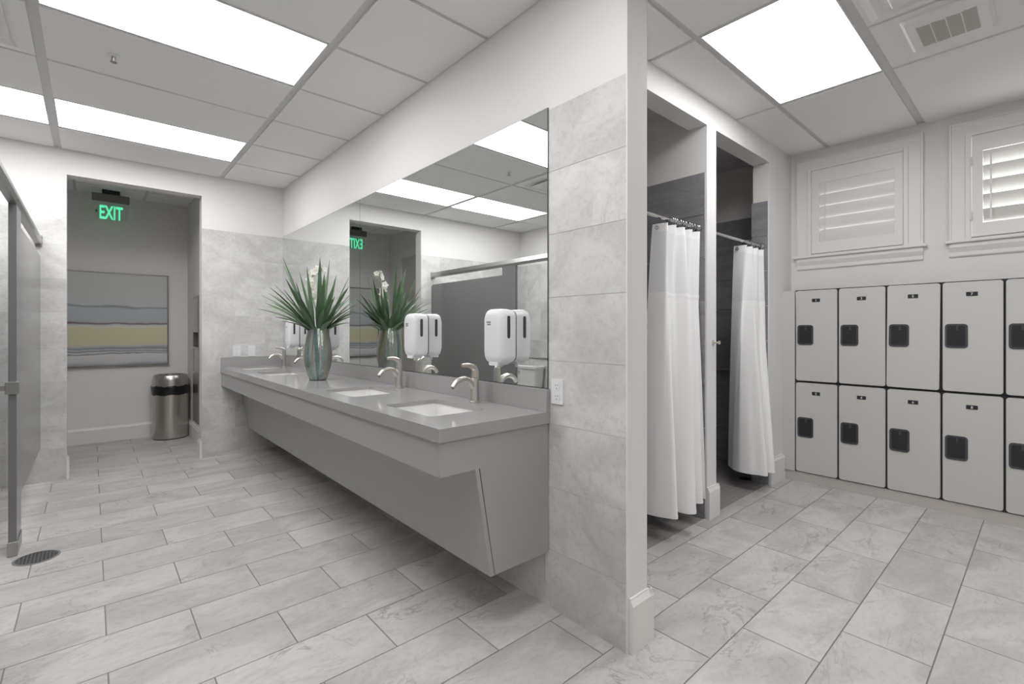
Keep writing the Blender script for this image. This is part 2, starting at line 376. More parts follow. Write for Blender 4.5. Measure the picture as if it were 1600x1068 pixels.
# shower front wall with its two openings
O1a, O1b, O2a, O2b, OH = 2.30, 3.325, 3.468, 4.474, 2.842
bm = B(); prism(bm, [(XB - 0.02, -0.02), (O1a, -0.02), (O1a, OH), (O1b, OH), (O1b, -0.02), (O2a, -0.02), (O2a, OH), (O2b, OH), (O2b, -0.02), (XL + 0.02, -0.02), (XL + 0.02, ZC + 0.1), (XB - 0.02, ZC + 0.1)], 'y', YS, YS2)
wall_shower = obj('wall_shower', bm, 'paint', kind='structure')
YB2 = 2.95
wall_stall_partition = box('wall_stall_partition', O1b, O2a, YS2, YB2 + 0.1, -0.02, ZC + 0.1, 'paint', kind='structure')
wall_stall_back = box('wall_stall_back', 2.0, XL + 0.15, YB2, YB2 + 0.1, -0.02, ZC + 0.1, 'paint', kind='structure')
wall_stall_left = box('wall_stall_left', 2.02, 2.14, YS2, YB2, -0.02, ZC + 0.1, 'paint', kind='structure')
DK = dict(pa=0.617, pb=0.3085, ob=2.505 - 0.3085 * 9, gap=0.0045, shift=0.0)
for p, axis, d0, d1, a0, a1, oa in ((wall_stall_partition, 'x', O1b - 0.009, O1b, YS + 0.012, YB2, YS + 0.012), (wall_stall_partition, 'x', O2a, O2a + 0.009, YS + 0.012, YB2, YS + 0.012),
                            (wall_stall_back, 'y', YB2 - 0.009, YB2, 2.14, O1b, 2.14), (wall_stall_back, 'y', YB2 - 0.009, YB2, O2a, XL - 0.01, O2a),
                            (wall_stall_left, 'x', 2.14, 2.149, YS2, YB2, YS2), (wall_shower, 'x', O2b - 0.009, O2b, YS + 0.012, YS2 + 0.01, YS),
                            (wall_shower, 'y', YS2, YS2 + 0.009, O2b, XL - 0.01, O2b)):
    tiles('tile', p, 'dark_tile', axis, d0, d1, a0, a1, -0.004, 2.505, oa=oa, **DK)
def shower_floor(x0, x1, name):
    f = box(name, x0, x1, 1.664, YB2, -0.03, -0.006, 'dark_grout', kind='structure')
    bm = B(); p = 0.0535
    nx, ny = int((x1 - x0) / p), int((YB2 - 1.664) / p)
    for i in range(nx):
        for j in range(ny):
            bx(bm, x0 + i * p + 0.0025, x0 + (i + 1) * p - 0.0025, 1.664 + j * p + 0.0025, 1.664 + (j + 1) * p - 0.0025, -0.012, -0.003)
    obj('mosaic_tiles', bm, 'mosaic', f, kind='stuff')
    return f
shower_floor(2.14, O1b + 0.0, 'floor_shower_near'); shower_floor(O2a, XL, 'floor_shower_far')
# window wall with two openings
WIN = [(0.674, 1.590), (-0.393, 0.523)]
bm = B(); prism(bm, [(YN - 0.1, -0.02), (YB2 + 0.1, -0.02), (YB2 + 0.1, ZC + 0.1), (YN - 0.1, ZC + 0.1)], 'x', XL, XL + 0.16,
      [[(a + 0.10, 2.07), (b - 0.10, 2.07), (b - 0.10, 2.855), (a + 0.10, 2.855)] for a, b in WIN])
wall_right = obj('wall_right', bm, 'paint', kind='structure')
tiles('tile', wall_right, 'dark_tile', 'x', XL - 0.009, XL, YS2 + 0.01, YB2, -0.004, 2.505, oa=YS2 + 0.02 + 0.12, **DK)
# vestibule shell
wall_vestibule_back = box('wall_vestibule_back', -0.67, 1.09, YV, YV + 0.12, -0.02, ZC + 0.1, 'paint', kind='structure')
wall_vestibule_left = box('wall_vestibule_left', -0.67, -0.55, YF + 0.15, YV, -0.02, ZC + 0.1, 'paint', kind='structure')
bm = B(); prism(bm, [(YF + 0.15, -0.02), (YV, -0.02), (YV, ZC + 0.1), (YF + 0.15, ZC + 0.1)], 'x', 0.968, 1.09, [[(6.747, 1.159), (7.128, 1.159), (7.128, 1.339), (6.747, 1.339)]])
bx(bm, 1.085, 1.10, 6.70, 7.17, 1.10, 1.40)
wall_vestibule_right = obj('wall_vestibule_right', bm, 'paint', kind='structure')
# ------------------------------------------------------------------ baseboards
def basebar(bm, x0, x1, y0, y1, face, h=0.228, t=0.022):
    """a skirting board with a bevelled top; face is the side it looks towards"""
    s = {'-y': ((x0, y1), (x1, y1), 0, -1), '+x': ((x0, y0), (x0, y1), 1, 0), '-x': ((x1, y0), (x1, y1), -1, 0), '+y': ((x0, y0), (x1, y0), 0, 1)}[face]
    (ax, ay), (bx_, by), nx, ny = s
    prof = [(0, 0.0), (t, 0.0), (t, h - 0.03), (t * 0.45, h - 0.006), (t * 0.45, h), (0, h)]
    loft(bm, [[(ax + nx * d, ay + ny * d, z) for d, z in prof], [(bx_ + nx * d, by + ny * d, z) for d, z in prof]])
bm = B(); basebar(bm, XM + 0.012, XB + 0.018, YE - 0.03, YE, '-y'); basebar(bm, XB, XB + 0.03, YE - 0.02, YS, '+x'); basebar(bm, XB + 0.02, O1a, YS - 0.03, YS, '-y')
obj('baseboard_pillar', bm, 'trim', kind='structure')
bm = B(); basebar(bm, O1b - 0.005, O2a + 0.012, YS - 0.03, YS, '-y'); basebar(bm, O2a + 0.009, O2a + 0.03, YS - 0.015, YS2 - 0.09, '+x')
obj('baseboard_pier', bm, 'trim', kind='structure')
bm = B(); basebar(bm, O2b - 0.012, 4.795, YS - 0.03, YS, '-y')
obj('baseboard_corner', bm, 'trim', kind='structure')
bm = B(); basebar(bm, -0.55, 0.968, YV - 0.03, YV, '-y', 0.19); basebar(bm, 0.93, 0.968, YF + 0.15, YV, '-x', 0.19); basebar(bm, -0.55, -0.51, 7.34, YV, '+x', 0.19)
obj('baseboard_vestibule', bm, 'trim', kind='structure')
bm = B(); basebar(bm, OX0, OX0 + 0.03, YF + 0.0, YF + 0.15, '+x', 0.19, 0.018); basebar(bm, OX1 - 0.03, OX1, YF + 0.0, YF + 0.15, '-x', 0.19, 0.018)
obj('baseboard_opening', bm, 'trim', kind='structure')

# ------------------------------------------------------------------ ceiling: slab, recessed steel grid, tegular panels
ceiling = box('ceiling', -2.22, 5.2, YN - 0.12, YV + 0.12, ZC + 0.012, ZC + 0.2, 'bar', kind='structure')
def panel(x0, x1, y0, y1):
    tile('ceiling_panel', (x0 + x1) / 2, (y0 + y1) / 2, ZC + 0.007, x1 - x0, y1 - y0, 0.014, 'ceil', ceiling)
lamps, diffs = [], []
yb = [4.068 + 0.648 * k for k in range(-10, 3)]          # cross tees of the washroom
rows = [(a + 0.013, b - 0.013) for a, b in zip(yb, yb[1:])] + [(yb[-1] + 0.013, YF)]
for (y0, y1) in rows:
    k = round((y0 - 0.013 - 4.068) / 0.648)
    for (x0, x1) in ((1.080, XM), (-0.203, 1.034), (-1.488, -0.253), (XLW, -1.538)):
        if y1 < YE and x0 > 1: x1 = 1.66
        lit = (x0 in (-0.203, -1.488) and k == 1) or (x0 == -0.203 and k in (-2, -5, -8))   # every third row; the last two lie outside the picture
        if lit: lamps.append((x0, x1, y0, y1))
        elif x0 == -1.488 and k == -1:
            diffs.append((-0.865, -0.253, y0, y1)); panel(-1.488, -0.885, y0, y1)
        else: panel(x0, x1, y0, y1)
yr = [(1.352, YS), (0.712, 1.318), (0.062, 0.662), (-0.588, 0.012), (-1.238, -0.638), (-1.888, -1.288), (-2.538, -1.938)]
for n, (y0, y1) in enumerate(yr):
    if n in (1, 4):
        panel(1.86 if n == 1 else 1.70, 2.565, y0, y1); lamps.append((2.595, 3.792, y0, y1)); panel(3.828, XL, y0, y1)
    elif n == 0: panel(XB, 2.565, y0, y1); panel(2.595, 3.792, y0, y1); panel(3.828, XL, y0, y1)
    elif n == 2: panel(1.70, 2.565, y0, y1); diffs.append((2.595, 3.178, y0, y1)); panel(3.205, 3.797, y0, y1); panel(3.823, XL, y0, y1)
    else: panel(1.70, 2.565, y0, y1); panel(2.595, 3.797, y0, y1); panel(3.823, XL, y0, y1)
for x0, x1 in ((-0.55, -0.158), (-0.134, 0.488), (0.512, 0.968)):
    for y0, y1 in ((YF + 0.15, 6.55), (6.575, 7.197), (7.223, YV)): panel(x0, x1, y0, y1)

lab = {0: 'x'}
def lamp_label(x0, y0):
    if x0 > 2: return 'white glowing ceiling light panel above the lockers and shower curtains' if y0 > 0 else 'glowing ceiling light panel over the locker aisle, away from the showers'
    if y0 > 4.5: return 'glowing ceiling light panel near the exit opening, over the walkway' if x0 > -1 else 'glowing ceiling light panel near the exit opening, over the toilet stall'
    if y0 > 2.5: return 'large glowing ceiling light panel above the vanity faucets and floor drain'
    row = 'in the row opposite the tiled pillar' if y0 > 0 else 'in the row by the entrance wall'
    return 'glowing ceiling light panel %s, ' % row + ('on the vanity side' if x0 > -1 else 'on the stall side')
for x0, x1, y0, y1 in lamps:
    off = 'ceiling_light_locker_aisle_offscreen' if (x0 > 2 and y0 < 0) else 'ceiling_light_walkway_offscreen' if (x0 < 2 and 0 < y0 < 2) else 'ceiling_light_entrance_offscreen' if y0 < 0 else None
    t = thing(off or 'ceiling_light', lamp_label(x0, y0), 'ceiling light', ((x0 + x1) / 2, (y0 + y1) / 2, ZC), 'recessed light panels')
    box(off.replace('ceiling_light', 'diffuser') if off else 'diffuser', x0 + 0.006, x1 - 0.006, y0 + 0.006, y1 - 0.006, ZC + 0.005, ZC + 0.012, 'lamp', t)
    bm = B(); prism(bm, [(x0, y0), (x1, y0), (x1, y1), (x0, y1)], 'z', ZC + 0.003, ZC + 0.012, [[(x0 + 0.006, y0 + 0.006), (x1 - 0.006, y0 + 0.006), (x1 - 0.006, y1 - 0.006), (x0 + 0.006, y1 - 0.006)]])
    obj('frame', bm, 'white_metal', t)
for n, (x0, x1, y0, y1) in enumerate(diffs):
    cx, cy = (x0 + x1) / 2, (y0 + y1) / 2; w, h = x1 - x0, y1 - y0
    t = thing('air_diffuser', ['white square ceiling air diffuser beside the sprinkler head', 'white square ceiling air diffuser beside the exhaust fan'][n], 'air vent', (cx, cy, ZC), 'square ceiling air diffusers')
    sq = lambda f, z: [(cx - w / 2 * f, cy - h / 2 * f, z), (cx + w / 2 * f, cy - h / 2 * f, z), (cx + w / 2 * f, cy + h / 2 * f, z), (cx - w / 2 * f, cy + h / 2 * f, z)]
    bm = B(); loft(bm, [sq(1.0, ZC + 0.011), sq(1.0, ZC - 0.002), sq(0.93, ZC - 0.002), sq(0.80, ZC - 0.010), sq(0.70, ZC + 0.008)], True, True)
    obj('frame', bm, 'white_metal', t)
    bm = B(); loft(bm, [sq(0.52, ZC - 0.004), sq(0.58, ZC - 0.022), sq(0.56, ZC - 0.026), sq(0.46, ZC - 0.022)], True, True)
    obj('plaque', bm, 'white_metal', t)
    box('throat', cx - w * 0.345, cx + w * 0.345, cy - h * 0.345, cy + h * 0.345, ZC + 0.004, ZC + 0.0075, 'white_metal', t)
    for sx in (-1, 1):
        for sy in (-1, 1): box('hanger', cx + sx * w * 0.22 - 0.006, cx + sx * w * 0.22 + 0.006, cy + sy * h * 0.22 - 0.006, cy + sy * h * 0.22 + 0.006, ZC - 0.020, ZC + 0.006, 'white_metal', t)
# exhaust fan
t = thing('exhaust_fan', 'white ceiling exhaust fan with four beige grille slots above the lockers', 'fan', (3.46, 0.365, ZC))
bm = B(); a = lambda k, z: [(x, y, z) for x, y in rr(3.46, 0.365, 0.41 - k, 0.35 - k, 0.012, 2)]
loft(bm, [a(0, ZC + 0.001), a(0, ZC - 0.010), a(0.03, ZC - 0.022)], True, True); obj('cover', bm, 'white_metal', t)
for i in range(4):
    y0 = 0.248 + i * 0.0605; bm = B()
    pts = [(3.352 + 0.012 * math.sin((y0 - 0.248) / 0.24 * math.pi), y0), (3.352, y0 + 0.055), (3.600, y0 + 0.055), (3.600, y0)]
    prism(bm, pts, 'z', ZC - 0.0235, ZC - 0.020); obj('grille_slot', bm, 'grille', t)
# sprinkler
t = thing('sprinkler_head', 'small chrome sprinkler head on the ceiling panel beside the light', 'sprinkler', (0.10, 3.745, ZC))
obj('escutcheon', lathe(B(), (0.10, 3.745, ZC), [(0.028, 0.0), (0.028, -0.003), (0.018, -0.009)], 20), 'white_metal', t, smooth=40)
obj('nozzle', lathe(B(), (0.10, 3.745, ZC), [(0.010, -0.010), (0.010, -0.026), (0.006, -0.040)], 12), 'alu', t, smooth=40)
obj('deflector', lathe(B(), (0.10, 3.745, ZC), [(0.017, -0.040), (0.017, -0.043)], 14), 'alu', t)

# ------------------------------------------------------------------ windows with plantation shutters
def window(n, y0, y1, ang, pitch_open):
    w = box('window_%d' % n, XL + 0.02, XL + 0.06, y0 + 0.085, y0 + 0.105, 2.06, 2.87, 'trim', kind='structure')
    zt, zb = 2.948, 2.052
    for nm, a, b, c, d in (('casing', y0, y0 + 0.092, zb, zt), ('casing', y1 - 0.092, y1, zb, zt), ('casing', y0 + 0.092, y1 - 0.092, zt - 0.088, zt)):
        bm = B(); bx(bm, XL - 0.020, XL + 0.001, a, b, c, d)
        obj(nm, bm, 'trim', w)
    for a, b, c, d in ((y0, y0 + 0.016, zb, zt), (y1 - 0.016, y1, zb, zt), (y0 + 0.016, y1 - 0.016, zt - 0.016, zt)):
        box('casing_bead', XL - 0.027, XL - 0.019, a, b, c, d, 'trim', w, 0.003)
    box('sill', XL - 0.050, XL + 0.05, y0 - 0.022, y1 + 0.020, 2.030, 2.056, 'trim', w, 0.005)
    bm = B(); loft(bm, [[(XL + 0.001, a, 2.030), (XL - 0.030, a, 2.030), (XL - 0.030, a, 2.000), (XL - 0.014, a, 1.962), (XL - 0.014, a, 1.935), (XL - 0.008, a, 1.925), (XL + 0.001, a, 1.925)] for a in (y0 + 0.002, y1 - 0.002)])
    obj('apron', bm, 'trim', w)
    # shutter frame
    a0, a1, b0, b1 = y0 + 0.128, y1 - 0.128, 2.068, 2.828
    for nm, a, b, c, d in (('frame_strip', y0 + 0.092, a0 - 0.003, zb, zt - 0.088), ('frame_strip', a1 + 0.003, y1 - 0.092, zb, zt - 0.088), ('frame_strip', a0 - 0.003, a1 + 0.003, b1 + 0.003, zt - 0.088)):
        box(nm, XL - 0.030, XL + 0.03, a, b, c, d, 'trim', w, 0.003)
    sh = box('shutter_stile', XL - 0.022, XL + 0.008, a0, a0 + 0.055, b0, b1, 'trim', w)
    box('shutter_stile', XL - 0.022, XL + 0.008, a1 - 0.060, a1, b0, b1, 'trim', w)
    box('shutter_rail', XL - 0.022, XL + 0.008, a0 + 0.055, a1 - 0.060, b0, 2.168, 'trim', w)
    box('shutter_rail', XL - 0.022, XL + 0.008, a0 + 0.055, a1 - 0.060, 2.705, b1, 'trim', w)
    zz = (2.705 - 2.168) / 5
    for k in range(5):
        zc = 2.168 + (k + 0.5) * zz; bm = B(); hw = 0.056
        prof = [(-hw, 0), (-hw * 0.6, 0.0045), (0, 0.006), (hw * 0.6, 0.0045), (hw, 0), (hw * 0.6, -0.0045), (0, -0.006), (-hw * 0.6, -0.0045)]
        ca, sa = math.cos(R(ang)), math.sin(R(ang))
        loft(bm, [[(XL - 0.007 + p * ca - q * sa, y, zc - p * sa - q * ca) for p, q in prof] for y in (a0 + 0.0565, a1 - 0.0615)])
        obj('louver', bm, 'trim', w, smooth=50)
    hx = XL - 0.007 - 0.056 * math.cos(R(ang)) - 0.006
    box('tilt_rod', hx - 0.006, hx + 0.004, a1 - 0.110, a1 - 0.100, 2.185, 2.69 + (0.05 if n == 2 else 0) * 0, 'trim', w)
    for z in (2.225, 2.635):
        obj('hinge', lathe(B(), (XL - 0.033, a1 + 0.001, z - 0.035), [(0.005, 0), (0.005, 0.07)], 8), 'trim', w)
    box('glass_pane', XL + 0.10, XL + 0.106, y0 + 0.10, y1 - 0.10, 2.07, 2.855, 'pane', w)
    return w
window(1, *WIN[0], 82, 0); window(2, *WIN[1], 54, 0)

# door of the vestibule (seen in the mirror)
d = box('door_1', -0.56, -0.535, 6.22, 7.205, 0.005, 2.57, 'door', kind='structure')
for nm, a, b, c, e in (('casing', 7.205, 7.335, 0.0, 2.70), ('casing', 6.13, 6.22, 0.0, 2.70), ('casing', 6.22, 7.205, 2.57, 2.70)): box(nm, -0.551, -0.522, a, b, c, e, 'trim', d, 0.004)
for z0, z1 in ((0.25, 1.15), (1.35, 2.42)): box('door_panel', -0.536, -0.528, 6.37, 7.06, z0, z1, 'door', d, 0.004)

# ================================================================== TOILET STALL
t = thing('stall_partition', 'dark grey toilet stall front panel with pilaster and aluminium headrail', 'partition', (XP, 5.0, 0))
box('panel', XP - 0.026, XP, 4.37, YF - 0.03, 0.31, 2.026, 'partition', t, 0.002)
pl = box('pilaster', XP - 0.034, XP + 0.002, 4.135, 4.372, 0.085, 2.128, 'partition', t, 0.002)
box('shoe', XP - 0.038, XP + 0.006, 4.131, 4.376, 0.001, 0.088, 'alu', pl, 0.003)
bm = B(); prism(bm, [(XP - 0.034, 2.125), (XP + 0.004, 2.125), (XP + 0.014, 2.150), (XP + 0.004, 2.198), (XP - 0.034, 2.198)], 'y', 2.6, YF - 0.004)
obj('headrail', bm, 'alu', t)
br = box('wall_bracket', XP - 0.036, XP + 0.012, YF - 0.035, YF, 2.11, 2.205, 'alu', t, 0.003)
bm = B(); bx(bm, XP - 0.022, XP - 0.004, YF - 0.032, YF, 0.32, 2.01); obj('wall_channel', bm, 'partition_edge', t)
kp = box('latch_keeper', XP - 0.046, XP + 0.012, 4.118, 4.165, 0.978, 1.052, 'alu', pl, 0.003)
box('keeper_lip', XP - 0.095, XP - 0.044, 4.122, 4.128, 1.0, 1.03, 'alu', pl)
for z in (0.99, 1.04): box('keeper_stop', XP - 0.095, XP - 0.085, 4.118, 4.130, z - 0.012, z + 0.012, 'alu', pl)
t = thing('stall_door', 'dark grey toilet stall door swung open into the stall', 'stall door', (XP - 0.45, 3.22, 0))
dd = box('door_panel', XP - 0.90, XP - 0.03, 3.205, 3.231, 0.31, 2.026, 'partition', t, 0.002)
for z in (0.45, 1.85): obj('hinge', lathe(B(), (XP - 0.02, 3.218, z), [(0.011, 0), (0.011, 0.09)], 12), 'alu', t, smooth=40)
box('latch', XP - 0.86, XP - 0.80, 3.196, 3.206, 0.99, 1.05, 'alu', t, 0.003)
t = thing('stall_pilaster', 'dark grey pilaster post carrying the open stall door', 'partition', (XP, 3.1, 0))
box('post', XP - 0.034, XP + 0.002, 2.62, 3.20, 0.085, 2.124, 'partition', t, 0.002)
box('shoe', XP - 0.038, XP + 0.006, 2.616, 3.204, 0.001, 0.088, 'alu', t, 0.003)
tag(box('stall_divider', XLW + 0.001, XP - 0.04, 2.80, 2.826, 0.31, 2.026, 'partition', org=(-1.2, 2.81, 0.31)), 'dark grey divider panel between the toilet stall and the room', 'partition')
trim_2 = box('trim_ledge', XLW - 0.001, -1.952, 3.3, YF - 0.001, 0.0, 0.905, 'wall_grout', kind='structure')
tiles('tile', trim_2, 'wall_tile', 'x', -1.952, -1.944, 3.3, YF - 0.002, 0.0, 0.905, 0.312, 0.617, 3.3, 0.905 - 0.617 * 2, 0, 0.004)
box('ledge_cap', XLW, -1.940, 3.3, YF - 0.001, 0.905, 0.925, 'alu', trim_2)
# toilet
TY = 5.46
t = thing('toilet', 'white toilet with tank and chrome lever inside the stall', 'toilet', (-1.55, TY, 0))
def rl(cx, cy, w, h, r, z, n=4): return [(x, y, z) for x, y in rr(cx, cy, w, h, r, n)]
bm = B(); loft(bm, [rl(-1.825, TY, 0.17, 0.40, 0.03, 0.40), rl(-1.825, TY, 0.20, 0.46, 0.04, 0.60), rl(-1.825, TY, 0.21, 0.48, 0.04, 0.765)]); tk = obj('tank', bm, 'ceramic', t, smooth=40)
bm = B(); loft(bm, [rl(-1.823, TY, 0.235, 0.51, 0.04, 0.765), rl(-1.823, TY, 0.24, 0.515, 0.04, 0.80), rl(-1.823, TY, 0.21, 0.49, 0.04, 0.815)]); obj('tank_lid', bm, 'ceramic', tk, smooth=40)
bm = B(); bx(bm, -1.722, -1.705, TY + 0.10, TY + 0.17, 0.705, 0.725, 0.004); obj('flush_lever', bm, 'chrome', tk)
bm = B(); loft(bm, [[(-1.52 + cx + a * math.cos(2 * math.pi * i / 28), TY + b * math.sin(2 * math.pi * i / 28), z) for i in range(28)] for cx, a, b, z in ((-0.05, .24, .12, 0.0), (-0.05, .23, .11, .06), (-0.03, .20, .10, .18), (0.0, .27, .16, .30), (0.02, .32, .185, .385), (0.02, .32, .185, .40))])
bw = obj('bowl', bm, 'ceramic', t, smooth=60)
bm = B(); loft(bm, [[(-1.49 + a * math.cos(2 * math.pi * i / 28), TY + b * math.sin(2 * math.pi * i / 28), z) for i in range(28)] for a, b, z in ((.31, .185, .40), (.315, .19, .415), (.30, .18, .432))]); obj('seat_lid', bm, 'ceramic', t, smooth=50)
# floor drain
t = thing('floor_drain', 'round dark metal floor drain beside the stall pilaster', 'floor drain', (-0.245, 4.02, 0))
obj('rim', lathe(B(), (-0.245, 4.02, 0), [(0.105, -0.004), (0.105, 0.002), (0.096, 0.003)], 28), 'alu', t)
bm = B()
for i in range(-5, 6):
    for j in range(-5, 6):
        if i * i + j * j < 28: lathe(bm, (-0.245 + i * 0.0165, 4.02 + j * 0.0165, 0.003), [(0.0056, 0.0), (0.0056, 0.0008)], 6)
obj('grate_holes', bm, 'black', t)  # raised black dots paint the darkness inside the grate's openings
obj('grate', lathe(B(), (-0.245, 4.02, 0), [(0.094, 0.0), (0.094, 0.0034)], 28), 'partition_edge', t)

# ================================================================== VANITY
CT, CB, CX = 0.962, 0.906, 1.049
SINK_Y = [2.126, 3.000, 4.770, 5.640]
t = thing('vanity_counter', 'long grey quartz vanity counter with backsplash along the mirror', 'counter', (1.37, 3.8, CB))
bm = B(); prism(bm, [(CX, 1.628), (XM - 0.002, 1.628), (XM - 0.002, YF - 0.002), (CX, YF - 0.002)], 'z', CT - 0.022, CT, [rr(1.335, y, 0.325, 0.47, 0.035) for y in SINK_Y])
prism(bm, [(CX, 1.628), (XM - 0.002, 1.628), (XM - 0.002, 1.648), (CX + 0.02, 1.648), (CX + 0.02, YF - 0.002), (CX, YF - 0.002)], 'z', CB, CT - 0.022)
obj('countertop', bm, 'counter', t)
box('backsplash', XM - 0.026, XM - 0.001, 1.628, YF - 0.004, CT, 1.072, 'counter', t, 0.001)
box('side_splash', CX + 0.004, XM - 0.028, YF - 0.028, YF - 0.003, CT, 1.066, 'counter', t, 0.001)
t = thing('vanity_cabinet', 'wall-hung grey vanity base with slanted knee panel under the counter', 'cabinet', (1.4, 3.8, 0.27))
prof = [(1.062, 0.904), (1.062, 0.762), (1.235, 0.762), (1.322, 0.272), (XM - 0.004, 0.272), (XM - 0.004, 0.904)]
box('apron', 1.058, 1.078, 1.658, YF - 0.004, 0.762, 0.9045, 'cabinet', t)
bm = B(); prism(bm, [(1.058, 0.9045), (1.058, 0.762), (1.262, 0.762), (1.347, 0.272), (XM - 0.004, 0.272), (XM - 0.004, 0.9045)], 'y', 1.638, 1.657); obj('end_panel', bm, 'cabinet', t)
bm = B(); prism(bm, [(1.236, 0.762), (1.256, 0.762), (1.3435, 0.272), (1.321, 0.272)], 'y', 1.637, YF - 0.005); obj('knee_panel', bm, 'cabinet', t)
box('bottom_panel', 1.345, XM - 0.004, 1.658, YF - 0.005, 0.274, 0.29, 'cabinet', t)
box('soffit_panel', 1.079, 1.256, 1.658, YF - 0.005, 0.764, 0.778, 'cabinet', t)
sl = ['white rectangular undermount sink in the counter end beside the wall outlet', 'white rectangular undermount sink second from the counter end with the outlet', 'white rectangular undermount sink just beyond the vase of sword leaves', 'white rectangular undermount sink beside the tiled far wall']
def sink(y):
    s = thing('sink', sl[0], 'sink', (1.335, y, 0.80), 'undermount sinks')
    bm = B(); L = []
    SB = CT - 0.0225
    for w, h, z, r in ((0.36, 0.505, SB, 0.04), (0.36, 0.505, SB - 0.03, 0.04), (0.34, 0.48, 0.80, 0.05), (0.27, 0.40, 0.772, 0.08), (0.02, 0.02, 0.768, 0.008), (0.02, 0.02, 0.778, 0.008), (0.24, 0.37, 0.784, 0.07), (0.305, 0.45, 0.815, 0.05), (0.325, 0.47, 0.885, 0.036), (0.331, 0.476, SB, 0.036), (0.36, 0.505, SB, 0.04)):
        L.append([(a, b, z) for a, b in rr(1.335, y, w, h, r, 5)])
    loft(bm, L, False, False); obj('basin', bm, 'ceramic', s, smooth=35)
    obj('drain', lathe(B(), (1.335, y, 0.779), [(0.024, 0), (0.024, 0.006), (0.018, 0.008)], 18), 'chrome', s, smooth=40)
    return s
s0 = sink(SINK_Y[0])
for y, l in zip(SINK_Y[1:], sl[1:]): dup(s0, (1.335, y, 0.80), l)
fl = ['brushed nickel faucet at the sink nearest the wall outlet', 'brushed nickel faucet between the vase and the sink beside the outlet', 'brushed nickel faucet partly hidden behind the vase of sword leaves', 'brushed nickel faucet closest to the tiled far wall']
def faucet(y):
    X = 1.600
    f = thing('faucet', fl[0], 'faucet', (X, y, CT), 'single lever faucets')
    obj('base_ring', lathe(B(), (X, y, CT), [(0.031, 0.0005), (0.031, 0.006), (0.028, 0.008)], 22), 'nickel', f, smooth=40)
    bm = B(); loft(bm, [[(X + dx + r * 1.0 * math.cos(2 * math.pi * i / 22), y + r * math.sin(2 * math.pi * i / 22), CT + z) for i in range(22)] for r, z, dx in ((0.0275, 0.006, 0), (0.0255, 0.05, 0.001), (0.0235, 0.09, 0.002), (0.0225, 0.118, 0.003), (0.0215, 0.136, 0.003))])
    obj('body', bm, 'nickel', f, smooth=50)
    pts = spline([(X - 0.004, y, CT + 0.078), (X - 0.035, y, CT + 0.118), (X - 0.075, y, CT + 0.132), (X - 0.118, y, CT + 0.122), (X - 0.146, y, CT + 0.092)], 6)
    n = len(pts); bm = B(); tube(bm, pts, [0.018 - 0.0055 * i / (n - 1) for i in range(n)], 14); sp = obj('spout', bm, 'nickel', f, smooth=50)
    d = (pts[-1] - pts[-2]).normalized(); bm = B(); tube(bm, [pts[-1], pts[-1] + d * 0.006], 0.0095, 12); obj('aerator', bm, 'partition_edge', sp)
    pts = spline([(X + 0.003, y, CT + 0.137), (X + 0.005, y, CT + 0.165), (X - 0.004, y, CT + 0.190), (X - 0.040, y, CT + 0.206), (X - 0.088, y, CT + 0.208)], 6)
    n = len(pts); bm = B()
    rad = [0.0215 - 0.004 * min(1, i / (n * .5)) - 0.009 * max(0, (i / (n - 1) - .5) * 2) for i in range(n)]
    tube(bm, pts, rad, 14); obj('lever', bm, 'nickel', f, smooth=50)
    return f
f0 = faucet(SINK_Y[0])
for y, l in zip(SINK_Y[1:], fl[1:]): dup(f0, (1.600, y, CT), l)

# mirror: two sheets
for n, (y0, y1, lb) in enumerate(((1.640, 3.8255, 'large frameless wall mirror sheet above the sinks beside the outlet'), (3.8285, YF - 0.002, 'large frameless wall mirror sheet running into the far wall corner'))):
    t = thing('mirror', lb, 'mirror', (XM, (y0 + y1) / 2, 1.074), 'frameless mirror sheets')
    box('backing', XM - 0.0055, XM - 0.0002, y0, y1, 1.074, 2.458, 'mirror_edge', t)
    bm = B(); vs = [bm.verts.new(p) for p in ((XM - 0.006, y0 + 0.002, 1.0755), (XM - 0.006, y1 - 0.0015, 1.0755), (XM - 0.006, y1 - 0.0015, 2.456), (XM - 0.006, y0 + 0.002, 2.456))]
    bm.faces.new(vs); obj('glass', bm, 'mirror', t)
    if n == 0: box('seam_strip', XM - 0.0065, XM - 0.0003, 3.8252, 3.8288, 1.0755, 2.456, 'chrome', t)
